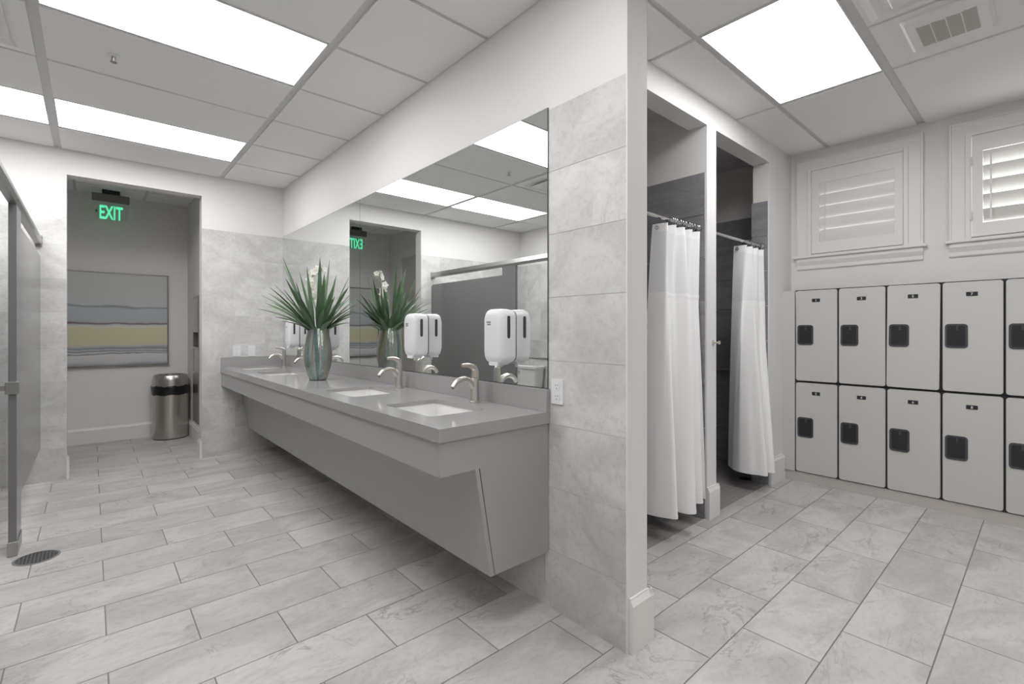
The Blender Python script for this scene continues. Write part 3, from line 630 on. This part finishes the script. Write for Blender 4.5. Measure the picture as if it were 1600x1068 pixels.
# soap dispensers stuck to the mirror
dl = ['white soap dispenser on the mirror nearest the wall outlet', 'white soap dispenser on the mirror second from the wall outlet', 'white soap dispenser on the mirror partly hidden behind the vase', 'white soap dispenser on the mirror closest to the tiled far wall']
def dispenser(yc):
    xf = XM - 0.0065
    t = thing('soap_dispenser', dl[0], 'soap dispenser', (xf, yc, 1.185), 'wall soap dispensers')
    def lp(x, w, z0, z1, r): return [(x, a, b) for a, b in rr(yc, (z0 + z1) / 2, w, z1 - z0, r, 5)]
    bm = B(); loft(bm, [lp(xf, 0.122, 1.215, 1.455, 0.020), lp(xf - 0.0034, 0.122, 1.215, 1.455, 0.020)]); obj('back_plate', bm, 'black2', t, smooth=40)
    def arch(x, w, z0, z1, r, bulge):
        out = []
        for p in lp(x, w, z0, z1, r):
            q = (p[1] - yc) / (w / 2); out.append((p[0], p[1], p[2] + (bulge if p[2] > (z0 + z1) / 2 else -bulge * 0.6) * (1 - q * q)))
        return out
    bm = B(); loft(bm, [arch(xf - 0.0035, 0.142, 1.198, 1.462, 0.030, 0.008), arch(xf - 0.040, 0.150, 1.192, 1.466, 0.032, 0.010), arch(xf - 0.078, 0.152, 1.190, 1.466, 0.034, 0.011), arch(xf - 0.096, 0.148, 1.197, 1.461, 0.036, 0.009), arch(xf - 0.104, 0.136, 1.212, 1.450, 0.038, 0.006), arch(xf - 0.107, 0.118, 1.228, 1.436, 0.038, 0.003)])
    cv = obj('cover', bm, 'plastic', t, smooth=38)
    bm = B(); prism(bm, rr(xf - 0.056, 1.378, 0.019, 0.118, 0.0094, 5), 'y', yc - 0.0775, yc - 0.068); obj('level_window', bm, 'smoke', cv)
    for w, z in ((0.034, 1.404), (0.030, 1.392)): box('print_line', xf - 0.1076, xf - 0.104, yc + 0.010, yc + 0.010 + w, z - 0.004, z + 0.004, 'logo', cv)
    bm = B(); loft(bm, [lp(xf - 0.030, 0.085, 1.180, 1.195, 0.006), lp(xf - 0.100, 0.070, 1.176, 1.195, 0.006)]); obj('push_bar', bm, 'plastic', t, smooth=40)
    obj('nozzle', lathe(B(), (xf - 0.065, yc, 1.160), [(0.006, 0), (0.008, 0.02)], 10), 'plastic', t, smooth=40)
    return t
DISP_Y = [1.943, 2.816, 4.588, 5.436]
d0 = dispenser(DISP_Y[0])
for y, l in zip(DISP_Y[1:], dl[1:]): dup(d0, (XM - 0.0065, y, 1.185), l)

# wall plates
def plate(name, label, cat, axis, a, z, d, s):     # s: direction the plate looks along its axis
    t = thing(name, label, cat, put(axis, a, z, d))
    bm = B(); prism(bm, rr(a, z, 0.076, 0.120, 0.005, 3), axis, d, d + s * 0.006); obj('cover_plate', bm, 'plastic', t)
    if name == 'power_outlet':
        for zz in (z - 0.026, z + 0.026):
            bm = B(); prism(bm, rr(a, zz, 0.034, 0.040, 0.010, 4), axis, d + s * 0.006, d + s * 0.0085); rc = obj('receptacle', bm, 'plastic', t)
            for q in (-0.0065, 0.0065):
                bm = B(); prism(bm, rr(a + q, zz + 0.005, 0.0022, 0.009, 0.001, 1), axis, d + s * 0.0085, d + s * 0.0089); obj('slot', bm, 'dark_slot', rc)  # flat dark marks; the shade inside the outlet openings is painted on
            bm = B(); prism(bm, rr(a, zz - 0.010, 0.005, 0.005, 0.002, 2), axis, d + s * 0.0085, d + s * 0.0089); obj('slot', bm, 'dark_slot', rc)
    else:
        bm = B(); prism(bm, rr(a, z, 0.034, 0.068, 0.003, 2), axis, d + s * 0.006, d + s * 0.010); obj('rocker', bm, 'plastic', t)
    return t
plate('power_outlet', 'white power outlet on the tiled wall at the end of the counter', 'outlet', 'x', 1.578, 1.065, XM, -1)
plate('power_outlet', 'white power outlet on the tiled far wall above the side splash', 'outlet', 'y', 1.206, 1.135, YF, -1)
plate('light_switch', 'white rocker switch on the tiled far wall beside the outlet', 'switch', 'y', 1.355, 1.132, YF, -1)

# ------------------------------------------------------------------ vase, sword leaves and orchid
VC = Vector((1.372, 3.92, CT))
t = thing('vase', 'tall iridescent crackle glass vase in bronze and teal on the counter', 'vase', VC)
bm = B(); prof = [(0.060, 0.0), (0.067, 0.006), (0.084, 0.05), (0.101, 0.11), (0.1085, 0.17), (0.107, 0.22), (0.100, 0.28), (0.090, 0.34), (0.079, 0.40), (0.075, 0.428), (0.071, 0.428), (0.074, 0.39), (0.094, 0.28), (0.10, 0.20)]
lathe(bm, VC, [(r, z + 0.0005) for r, z in prof], 40, True, True); obj('vessel', bm, 'vase', t, smooth=60)
obj('foot', lathe(B(), VC, [(0.061, 0.0002), (0.063, 0.004)], 32), 'black', t)
# leaves: tips given as (offset to the right, height over the mouth) seen from the entrance side, plus depth
base = VC + Vector((0, 0, 0.42)); vd = Vector((1.372, 3.92, 0)).normalized(); vr = Vector((vd.y, -vd.x, 0))
tips = [(-.41, .25, .02), (-.42, .14, -.08), (-.32, .085, .10), (-.345, .31, -.06), (-.325, .345, .10), (-.26, .56, .04), (-.247, .48, -.10), (-.226, .37, -.18),
        (-.144, .47, .18), (-.08, .47, -.14), (.015, .56, -.10), (.088, .56, .04), (.046, .42, -.18), (.144, .45, .12), (.237, .42, -.04), (.23, .33, -.16),
        (.26, .29, .08), (.25, .25, .14), (.29, .187, -.10), (.28, .155, .04), (.25, .09, -.12), (.17, .02, .10), (.11, .32, -.26), (-.345, .16, -.20),
        (-.14, .17, -.34), (.04, .13, -.36), (.18, .20, -.30), (-.22, .22, -.26), (-.20, .14, .20), (.04, .33, .22),
        (.13, .20, .20), (.02, .12, .22), (-.38, .19, -.04), (-.27, .05, .0), (.24, .04, -.04), (.30, .14, -.02), (-.20, .06, -.22), (.10, .05, -.28), (-.36, .27, .06), (-.31, .11, -.12), (-.25, .30, .0), (.27, .22, .02), (.31, .24, -.06), (.22, .16, -.16), (.27, .12, .06), (.20, .30, -.10), (.12, .24, -.24), (-.15, .28, -.22), (-.34, .20, .06), (.0, .24, -.28),
        (.06, .42, .16), (-.16, .36, -.04), (-.28, .22, .12), (-.30, .24, -.14), (.18, .12, -.22)]
t = thing('plant', 'green sword-leaf plant with white orchid spray standing in the vase', 'plant', base)
for i, (a, h, dp) in enumerate(tips):
    tip = base + vr * a + vd * dp + Vector((0, 0, h))
    out = Vector((tip.x - base.x, tip.y - base.y, 0)); ln = out.length; dirh = out.normalized()
    p0 = base + dirh * (0.02 + 0.03 * random.random()) + Vector((0, 0, -0.05))
    lift = 0.02 + 0.09 * min(1, ln / 0.4) * (1 if h < 0.35 else 0.3)
    p1 = p0.lerp(tip, 0.45) + Vector((0, 0, lift * 0.75))
    side = dirh.cross(Vector((0, 0, 1))).normalized(); n = 9; wmax = 0.016 + 0.008 * random.random()
    tw = random.uniform(-0.5, 0.5)
    bm = B(); rowsv = []
    for k in range(n + 1):
        s = k / n
        c = p0 * (1 - s) ** 2 + p1 * 2 * s * (1 - s) + tip * s * s
        tg = (2 * (1 - s) * (p1 - p0) + 2 * s * (tip - p1)).normalized()
        nn = side.cross(tg).normalized(); sd = (side * math.cos(tw * s) + nn * math.sin(tw * s)).normalized(); nn = sd.cross(tg).normalized()
        w = wmax * (0.55 + 0.45 * min(1, s / 0.4)) * (1 - max(0, (s - 0.35) / 0.65) ** 2.3) + 0.0006
        rowsv.append([bm.verts.new(c - sd * w - nn * w * 0.35), bm.verts.new(c), bm.verts.new(c + sd * w - nn * w * 0.35), bm.verts.new(c + nn * 0.0018)])
    for q0, q1 in zip(rowsv, rowsv[1:]):
        for (u, v) in ((0, 1), (1, 2), (2, 3), (3, 0)): bm.faces.new((q0[u], q0[v], q1[v], q1[u]))
    bm.faces.new(rowsv[0]); bm.faces.new(rowsv[-1][::-1])
    obj('leaf', bm, 'leaf', t, smooth=70)
sp = spline([base + Vector((0, 0, -0.03)), base + vd * 0.06 + vr * -0.02 + Vector((0, 0, .16)), base + vd * 0.11 + vr * -.055 + Vector((0, 0, .33)), base + vd * .13 + vr * -0.03 + Vector((0, 0, .46)), base + vd * .10 + vr * 0.03 + Vector((0, 0, .49))], 6)
obj('flower_stem', tube(B(), sp, 0.003, 6), 'stem', t, smooth=60)
for k, i in enumerate((9, 11, 13, 15, 17, 19, 20, 22, 23, 24)):
    c = sp[i] + Vector((random.uniform(-.02, .02), random.uniform(-.02, .02), random.uniform(-.012, .012)))
    nrm = Vector((random.uniform(-.6, .6) - 0.2, -1 if k % 2 else 0.9, random.uniform(-.1, .5))).normalized()
    u = nrm.orthogonal().normalized(); v = nrm.cross(u); bm = B(); sz = 0.040 if i < 22 else 0.030
    for q in range(5):
        a = 2 * math.pi * q / 5 + k; dq = u * math.cos(a) + v * math.sin(a); eq = nrm.cross(dq)
        ps = [c, c + dq * sz * .5 + eq * sz * .42 + nrm * .004, c + dq * sz + nrm * .002, c + dq * sz * .5 - eq * sz * .42 + nrm * .004]
        f = bm.faces.new([bm.verts.new(p) for p in ps]); 
        bk = [bm.verts.new(p - nrm * 0.0015) for p in ps]; bm.faces.new(bk[::-1])
        fv = list(f.verts)
        for w in range(4): bm.faces.new((fv[w], fv[(w + 1) % 4], bk[(w + 1) % 4], bk[w]))
    lathe(bm, c, [(0.003, 0), (0.0055, .004), (0.002, .008)], 6)
    obj('blossom', bm, 'petal', t)

# ================================================================== VESTIBULE
t = thing('trash_can', 'brushed steel trash can with black liner in the vestibule corner', 'trash can', (0.757, 7.435, 0))
C0 = (0.757, 7.435, 0.0)
obj('base_ring', lathe(B(), C0, [(0.186, 0.001), (0.186, 0.016)], 40), 'black', t)
obj('body', lathe(B(), C0, [(0.190, 0.012), (0.190, 0.60)], 48), 'steel', t, smooth=40)
bm = B(); lathe(bm, C0, [(0.1915, 0.555), (0.196, 0.575), (0.199, 0.60), (0.203, 0.645), (0.197, 0.665), (0.188, 0.668)], 48)
for v in bm.verts:
    a = math.atan2(v.co.y - C0[1], v.co.x - C0[0]); v.co.z += 0.006 * math.sin(7 * a) + 0.004 * math.sin(17 * a + 1)
obj('liner', bm, 'liner', t, smooth=50)
obj('lid', lathe(B(), C0, [(0.193, 0.655), (0.193, 0.665), (0.1905, 0.74), (0.180, 0.79), (0.170, 0.803), (0.140, 0.803), (0.138, 0.77)], 48, True, False), 'steel', t, smooth=35)
# painting
AX0, AX1, AZ0, AZ1 = -0.33, 0.757, 0.915, 2.075
t = thing('painting', 'framed abstract landscape painting with pale sky and ochre field', 'painting', (AX0, YV, AZ0 + 0.02))
box('canvas', AX0 + 0.014, AX1 - 0.014, YV - 0.030, YV - 0.004, AZ0 + 0.02, AZ1 - 0.014, 'art', t)
for nm, a, b, c, e in (('frame_side', AX0, AX0 + 0.012, AZ0, AZ1), ('frame_side', AX1 - 0.012, AX1, AZ0, AZ1), ('frame_side', AX0 + 0.012, AX1 - 0.012, AZ0, AZ0 + 0.018), ('frame_side', AX0 + 0.012, AX1 - 0.012, AZ1 - 0.012, AZ1)):
    box(nm, a, b, YV - 0.042, YV - 0.001, c, e, 'art_frame', t)
# exit sign
EYY = 7.40; ez = 2.832
t = thing('exit_sign', 'edge-lit green EXIT sign hanging from the vestibule ceiling', 'exit sign', (0.175, EYY, ZC))
box('canopy', 0.094, 0.258, EYY - 0.03, EYY + 0.03, 2.972, ZC + 0.001, 'black', t)
box('housing', 0.004, 0.346, EYY - 0.022, EYY + 0.022, 2.885, 2.972, 'exit_housing', t, 0.003)
ap = box('acrylic_panel', 0.010, 0.340, EYY - 0.004, EYY + 0.004, 2.672, 2.886, 'acrylic', t)
text('exit_letters', 'EXIT', 0.205, 'exit_green', ap, Matrix.Translation((0.178, EYY - 0.0055, 2.757)) @ FACE_NY, 0.001, 0.004, fit=(0.212, 0.160))
bm = B(); prism(bm, [(0.030, 2.765), (0.052, 2.787), (0.052, 2.743)], 'y', EYY - 0.006, EYY - 0.0045); obj('chevron', bm, 'exit_arrow', ap)
# recessed towel cabinet in the vestibule's right wall
t = thing('towel_cabinet', 'tall recessed stainless towel dispenser and waste cabinet beside the trash can', 'towel dispenser', (0.968, 6.94, 0.24))
bm = B(); prism(bm, [(6.72, 0.235), (7.155, 0.235), (7.155, 1.785), (6.72, 1.785)], 'x', 0.968, 0.958, [[(6.745, 0.26), (7.13, 0.26), (7.13, 1.76), (6.745, 1.76)]]); obj('flange', bm, 'steel', t)
box('towel_door', 0.955, 0.968, 6.748, 7.127, 1.34, 1.757, 'steel', t, 0.003)
bm = B(); sl_ = [[(x, y, z) for y, z in ((6.748, 1.160), (7.127, 1.160), (7.127, 1.338), (6.748, 1.338))] for x in (0.964, 1.080)]
loft(bm, sl_, False, True); obj('towel_slot', bm, 'steel', t)          # a real recess, open to the front
box('tray', 0.957, 0.968, 6.748, 7.127, 1.135, 1.158, 'steel', t)
box('waste_door', 0.955, 0.968, 6.748, 7.127, 0.263, 0.86, 'steel', t, 0.003)
box('waste_opening', 0.964, 0.968, 6.748, 7.127, 0.865, 1.13, 'steel', t)

# ================================================================== SHOWERS
for n, (a, b, lb) in enumerate(((O1a, O1b - 0.009, 'chrome shower curtain rod in the stall opening beside the tiled pillar'), (O2a + 0.009, O2b - 0.009, 'chrome shower curtain rod in the stall opening nearest the lockers'))):
    t = thing('curtain_rod', lb, 'curtain rod', ((a + b) / 2, 1.70, 2.106), 'chrome curtain rods')
    obj('rod', tube(B(), [(a + 0.002, 1.70, 2.106), (b - 0.002, 1.70, 2.106)], 0.0125, 14), 'chrome', t, smooth=40)
    for x, s in ((a + 0.001, 1), (b - 0.001, -1)):
        bm = B(); loft(bm, [[(x + s * d, 1.70 + r * math.cos(2 * math.pi * i / 18), 2.106 + r * math.sin(2 * math.pi * i / 18)) for i in range(18)] for d, r in ((0, .030), (.006, .030), (.022, .021), (.034, .017))])
        obj('flange', bm, 'chrome', t, smooth=40)
def curtain(label, top, hem, zt, zs, zh, rings):
    t = thing('shower_curtain', label, 'shower curtain', (sum(p[0] for p in hem) / len(hem), 1.70, zh), 'white shower curtains')
    N = 96
    A = spline([(x, y, 0) for x, y in top], 24); Bm = spline([(x, y, 0) for x, y in hem], 24)
    def samp(P, u):
        L = [0.0]
        for p, q in zip(P, P[1:]): L.append(L[-1] + (q - p).length)
        d = u * L[-1]; i = 0
        while i < len(P) - 2 and L[i + 1] < d: i += 1
        f = (d - L[i]) / max(1e-6, L[i + 1] - L[i]); return P[i].lerp(P[i + 1], max(0, min(1, f)))
    SA = [samp(A, k / N) for k in range(N + 1)]; SB = [samp(Bm, k / N) for k in range(N + 1)]
    def row(z):
        s = (zt - z) / (zt - zh); e = s ** 0.8
        out = []
        for k in range(N + 1):
            p = SA[k].lerp(SB[k], e); q = 0.004 * math.sin(k * 0.55 + z * 2.0) * s
            out.append(Vector((p.x + q * 0.4, p.y + q, z)))
        return out
    def sheet(name, z0, z1, m, mat, off=0.0, th=0.0012):
        bm = B(); rows_ = [row(z0 + (z1 - z0) * i / m) for i in range(m + 1)]
        fr = [[bm.verts.new(p + Vector((0, -off, 0))) for p in r] for r in rows_]
        for a, b in zip(fr, fr[1:]):
            for k in range(N): bm.faces.new((a[k], a[k + 1], b[k + 1], b[k]))
        return obj(name, bm, mat, t, smooth=180)
    sheet('header_band', zt, zt - 0.055, 2, 'curtain'); sheet('sheer_panel', zt - 0.055, zs, 10, 'sheer'); sheet('seam_band', zs + 0.012, zs - 0.012, 1, 'curtain', 0.002); sheet('cloth', zs, zh, 34, 'curtain'); sheet('hem_band', zh + 0.022, zh - 0.001, 1, 'curtain', 0.0015)
    for x in rings:
        bm = B(); torus(bm, (x, 1.70, 2.098), 0.027, 0.0035, 'x', 18, 6); obj('ring', bm, 'chrome', t, smooth=60)
    k = max(range(6), key=lambda i: 0); g = SA[3]
    bm = B(); torus(bm, (g.x, g.y - 0.003, zt - 0.026), 0.011, 0.0035, 'x', 14, 6); obj('grommet', bm, 'chrome', t, smooth=60)
    return t
def zig(x0, x1, n, y, a):
    return [(x0 + (x1 - x0) * i / n, y + (a if i % 2 else -a)) for i in range(n + 1)]
curtain('white shower curtain bunched against the pier with the robe hook', [(2.80, 1.755)] + zig(2.825, 3.305, 9, 1.690, 0.034),
        [(2.735, 1.82), (2.76, 1.71), (2.80, 1.60), (2.85, 1.61), (2.88, 1.73), (2.92, 1.73), (2.945, 1.60), (2.99, 1.55), (3.04, 1.59), (3.07, 1.74), (3.13, 1.77), (3.165, 1.67), (3.21, 1.61), (3.25, 1.67), (3.28, 1.72), (3.308, 1.64)], 2.066, 1.60, 0.150, (2.93, 2.955, 2.98, 3.03, 3.06, 3.10, 3.15, 3.18, 3.22, 3.26))
curtain('white shower curtain bunched at the opening nearest the lockers', [(4.03, 1.755)] + zig(4.05, 4.455, 7, 1.690, 0.032),
        [(4.29, 1.92), (4.20, 1.84), (4.155, 1.75), (4.175, 1.65), (4.205, 1.57), (4.25, 1.57), (4.275, 1.66), (4.31, 1.66), (4.33, 1.575), (4.37, 1.56), (4.395, 1.65), (4.425, 1.67), (4.461, 1.64)], 2.066, 1.60, 0.150, (4.12, 4.15, 4.19, 4.24, 4.29, 4.34, 4.40))
for x, z, y0, y1, lb in ((O1b - 0.009, 0.90, 1.98, 2.78, 'stainless grab bar in the shower stall beside the pillar'), (XL - 0.009, 0.955, 1.98, 2.80, 'stainless grab bar in the shower stall next to the lockers')):
    t = thing('grab_bar', lb, 'grab bar', (x, (y0 + y1) / 2, z), 'shower grab bars')
    c = x - 0.045
    obj('bar', tube(B(), spline([(x - 0.004, y0, z), (c + 0.012, y0 + 0.006, z), (c, y0 + 0.03, z), (c, (y0 + y1) / 2, z), (c, y1 - 0.03, z), (c + 0.012, y1 - 0.006, z), (x - 0.004, y1, z)], 6), 0.016, 12), 'steel', t, smooth=50)
    for y in (y0, y1): 
        bm = B(); loft(bm, [[(x - d, y + 0.038 * math.cos(2 * math.pi * i / 20), z + 0.038 * math.sin(2 * math.pi * i / 20)) for i in range(20)] for d in (0.001, 0.008)]); obj('flange', bm, 'steel', t)
t = thing('robe_hook', 'small brushed nickel robe hook on the pier between the showers', 'hook', (3.418, YS, 1.272))
hk = lambda prof: [[(3.418 + r * math.cos(2 * math.pi * i / 16), YS - d, 1.272 + r * math.sin(2 * math.pi * i / 16)) for i in range(16)] for d, r in prof]
obj('rosette', loft(B(), hk([(0.0005, .020), (.006, .020), (.009, .015)])), 'nickel', t, smooth=40)
obj('peg', loft(B(), hk([(0.008, .006), (.040, .006), (.042, .013), (.050, .013), (.052, .010)])), 'nickel', t, smooth=40)
t = thing('shower_drain', 'round drain in the mosaic floor of the shower next to the lockers', 'floor drain', (4.50, 1.86, 0))
obj('rim', lathe(B(), (4.50, 1.86, 0), [(0.062, -0.006), (0.062, 0.0), (0.056, 0.001)], 24), 'alu', t)
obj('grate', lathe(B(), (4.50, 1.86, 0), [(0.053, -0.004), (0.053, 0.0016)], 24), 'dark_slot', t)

# ================================================================== LOCKERS
XK = 4.785; YK = [1.534 - 0.3305 * i for i in range(7)]
tag(box('locker_plinth', XK + 0.012, XL - 0.001, YK[6] - 0.02, YS - 0.001, 0.0, 0.084, 'plinth', org=(4.9, 0.3, 0)), 'low stone plinth under the row of lockers', 'plinth')
tag(box('filler_panel', XK, XK + 0.02, YK[0] + 0.004, YS + 0.014, 0.088, 1.722, 'locker', org=(XK, 1.59, 0.088)), 'narrow pale grey filler panel between shower pier and locker number 1', 'panel')
def locker(y1, z0, z1, zh, zn, ajar=0.0):
    y0 = y1 - 0.3305; cy = (y0 + y1) / 2
    t = thing('locker', '', 'locker', (XK, cy, z0), 'two-tier lockers')
    box('cabinet', XK + 0.019, XL - 0.002, y0 + 0.0005, y1 - 0.0005, z0, z1, 'black', t)
    bm = B(); prism(bm, rr(cy, (z0 + z1) / 2, 0.3305 - 0.0135, z1 - z0 - 0.015, 0.018, 4), 'x', XK + 0.018, XK); d = obj('door', bm, 'locker', t)
    hy = y1 - 0.082
    bm = B(); prism(bm, rr(hy, zh, 0.125, 0.178, 0.022, 4), 'x', XK, XK - 0.005, [rr(hy, zh, 0.099, 0.150, 0.012, 4)]); obj('latch_rim', bm, 'black2', d)
    bm = B(); prism(bm, rr(hy, zh, 0.100, 0.151, 0.012, 4), 'x', XK - 0.0003, XK - 0.0012); obj('latch_recess', bm, 'black', d)
    bm = B(); prism(bm, rr(hy - 0.004, zh + 0.058, 0.012, 0.030, 0.005, 3), 'x', XK - 0.001, XK - 0.006); obj('latch_hasp', bm, 'black2', d)
    bm = B(); prism(bm, rr(cy, zn, 0.062, 0.030, 0.003, 2), 'x', XK, XK - 0.0025); obj('number_plate', bm, 'black', d)
    return t, d
L0 = locker(YK[0], 0.904, 1.724, 1.320, 1.626); L1 = locker(YK[0], 0.086, 0.900, 0.494, 0.803)
WORD = 'zero one two three four five six seven eight'.split()
side = {1: 'next to the filler panel', 9: 'beside locker number 7', 10: 'beside locker number 8'}
for i in range(6):
    for (base_, zb, zn, k) in ((L0, 0.904, 1.626, 2 * i + 1), (L1, 0.086, 0.803, 2 * i + 2)):
        cy = YK[i] - 0.16525
        r = base_[0] if i == 0 else dup(base_[0], (XK, cy, zb))
        ORG[r] = Vector((XK, cy, zb))
        if k <= 8:
            r['label'] = ('upper' if k % 2 else 'lower') + ' pale grey locker with black latch, numbered %s' % WORD[k] + (', its door hanging askew' if k == 5 else '')
            dr = [c for c in r.children if c.name.startswith('door')][0]; ORG[dr] = ORG[r]
            npl = [c for c in dr.children if c.name.startswith('number_plate')]
            me = text('number', str(k), 0.027, 'white_print', dr, Matrix.Translation((XK - 0.0032, cy, zn)) @ FACE_NX, 0.0004, 0.0006, fit=(0, 0.019))
            if k == 5:          # hinges on its far side, drooped and a few millimetres open
                dr.location = (-0.004, 0.006, 0.0); dr.rotation_euler = (R(0.5), 0, 0)
        else:
            r['label'] = ('upper' if k % 2 else 'lower') + ' pale grey locker beside the one numbered %s' % ('seven' if k % 2 else 'eight') if k < 11 else ('upper' if k % 2 else 'lower') + ' pale grey locker two doors past number %s' % ('seven' if k % 2 else 'eight')
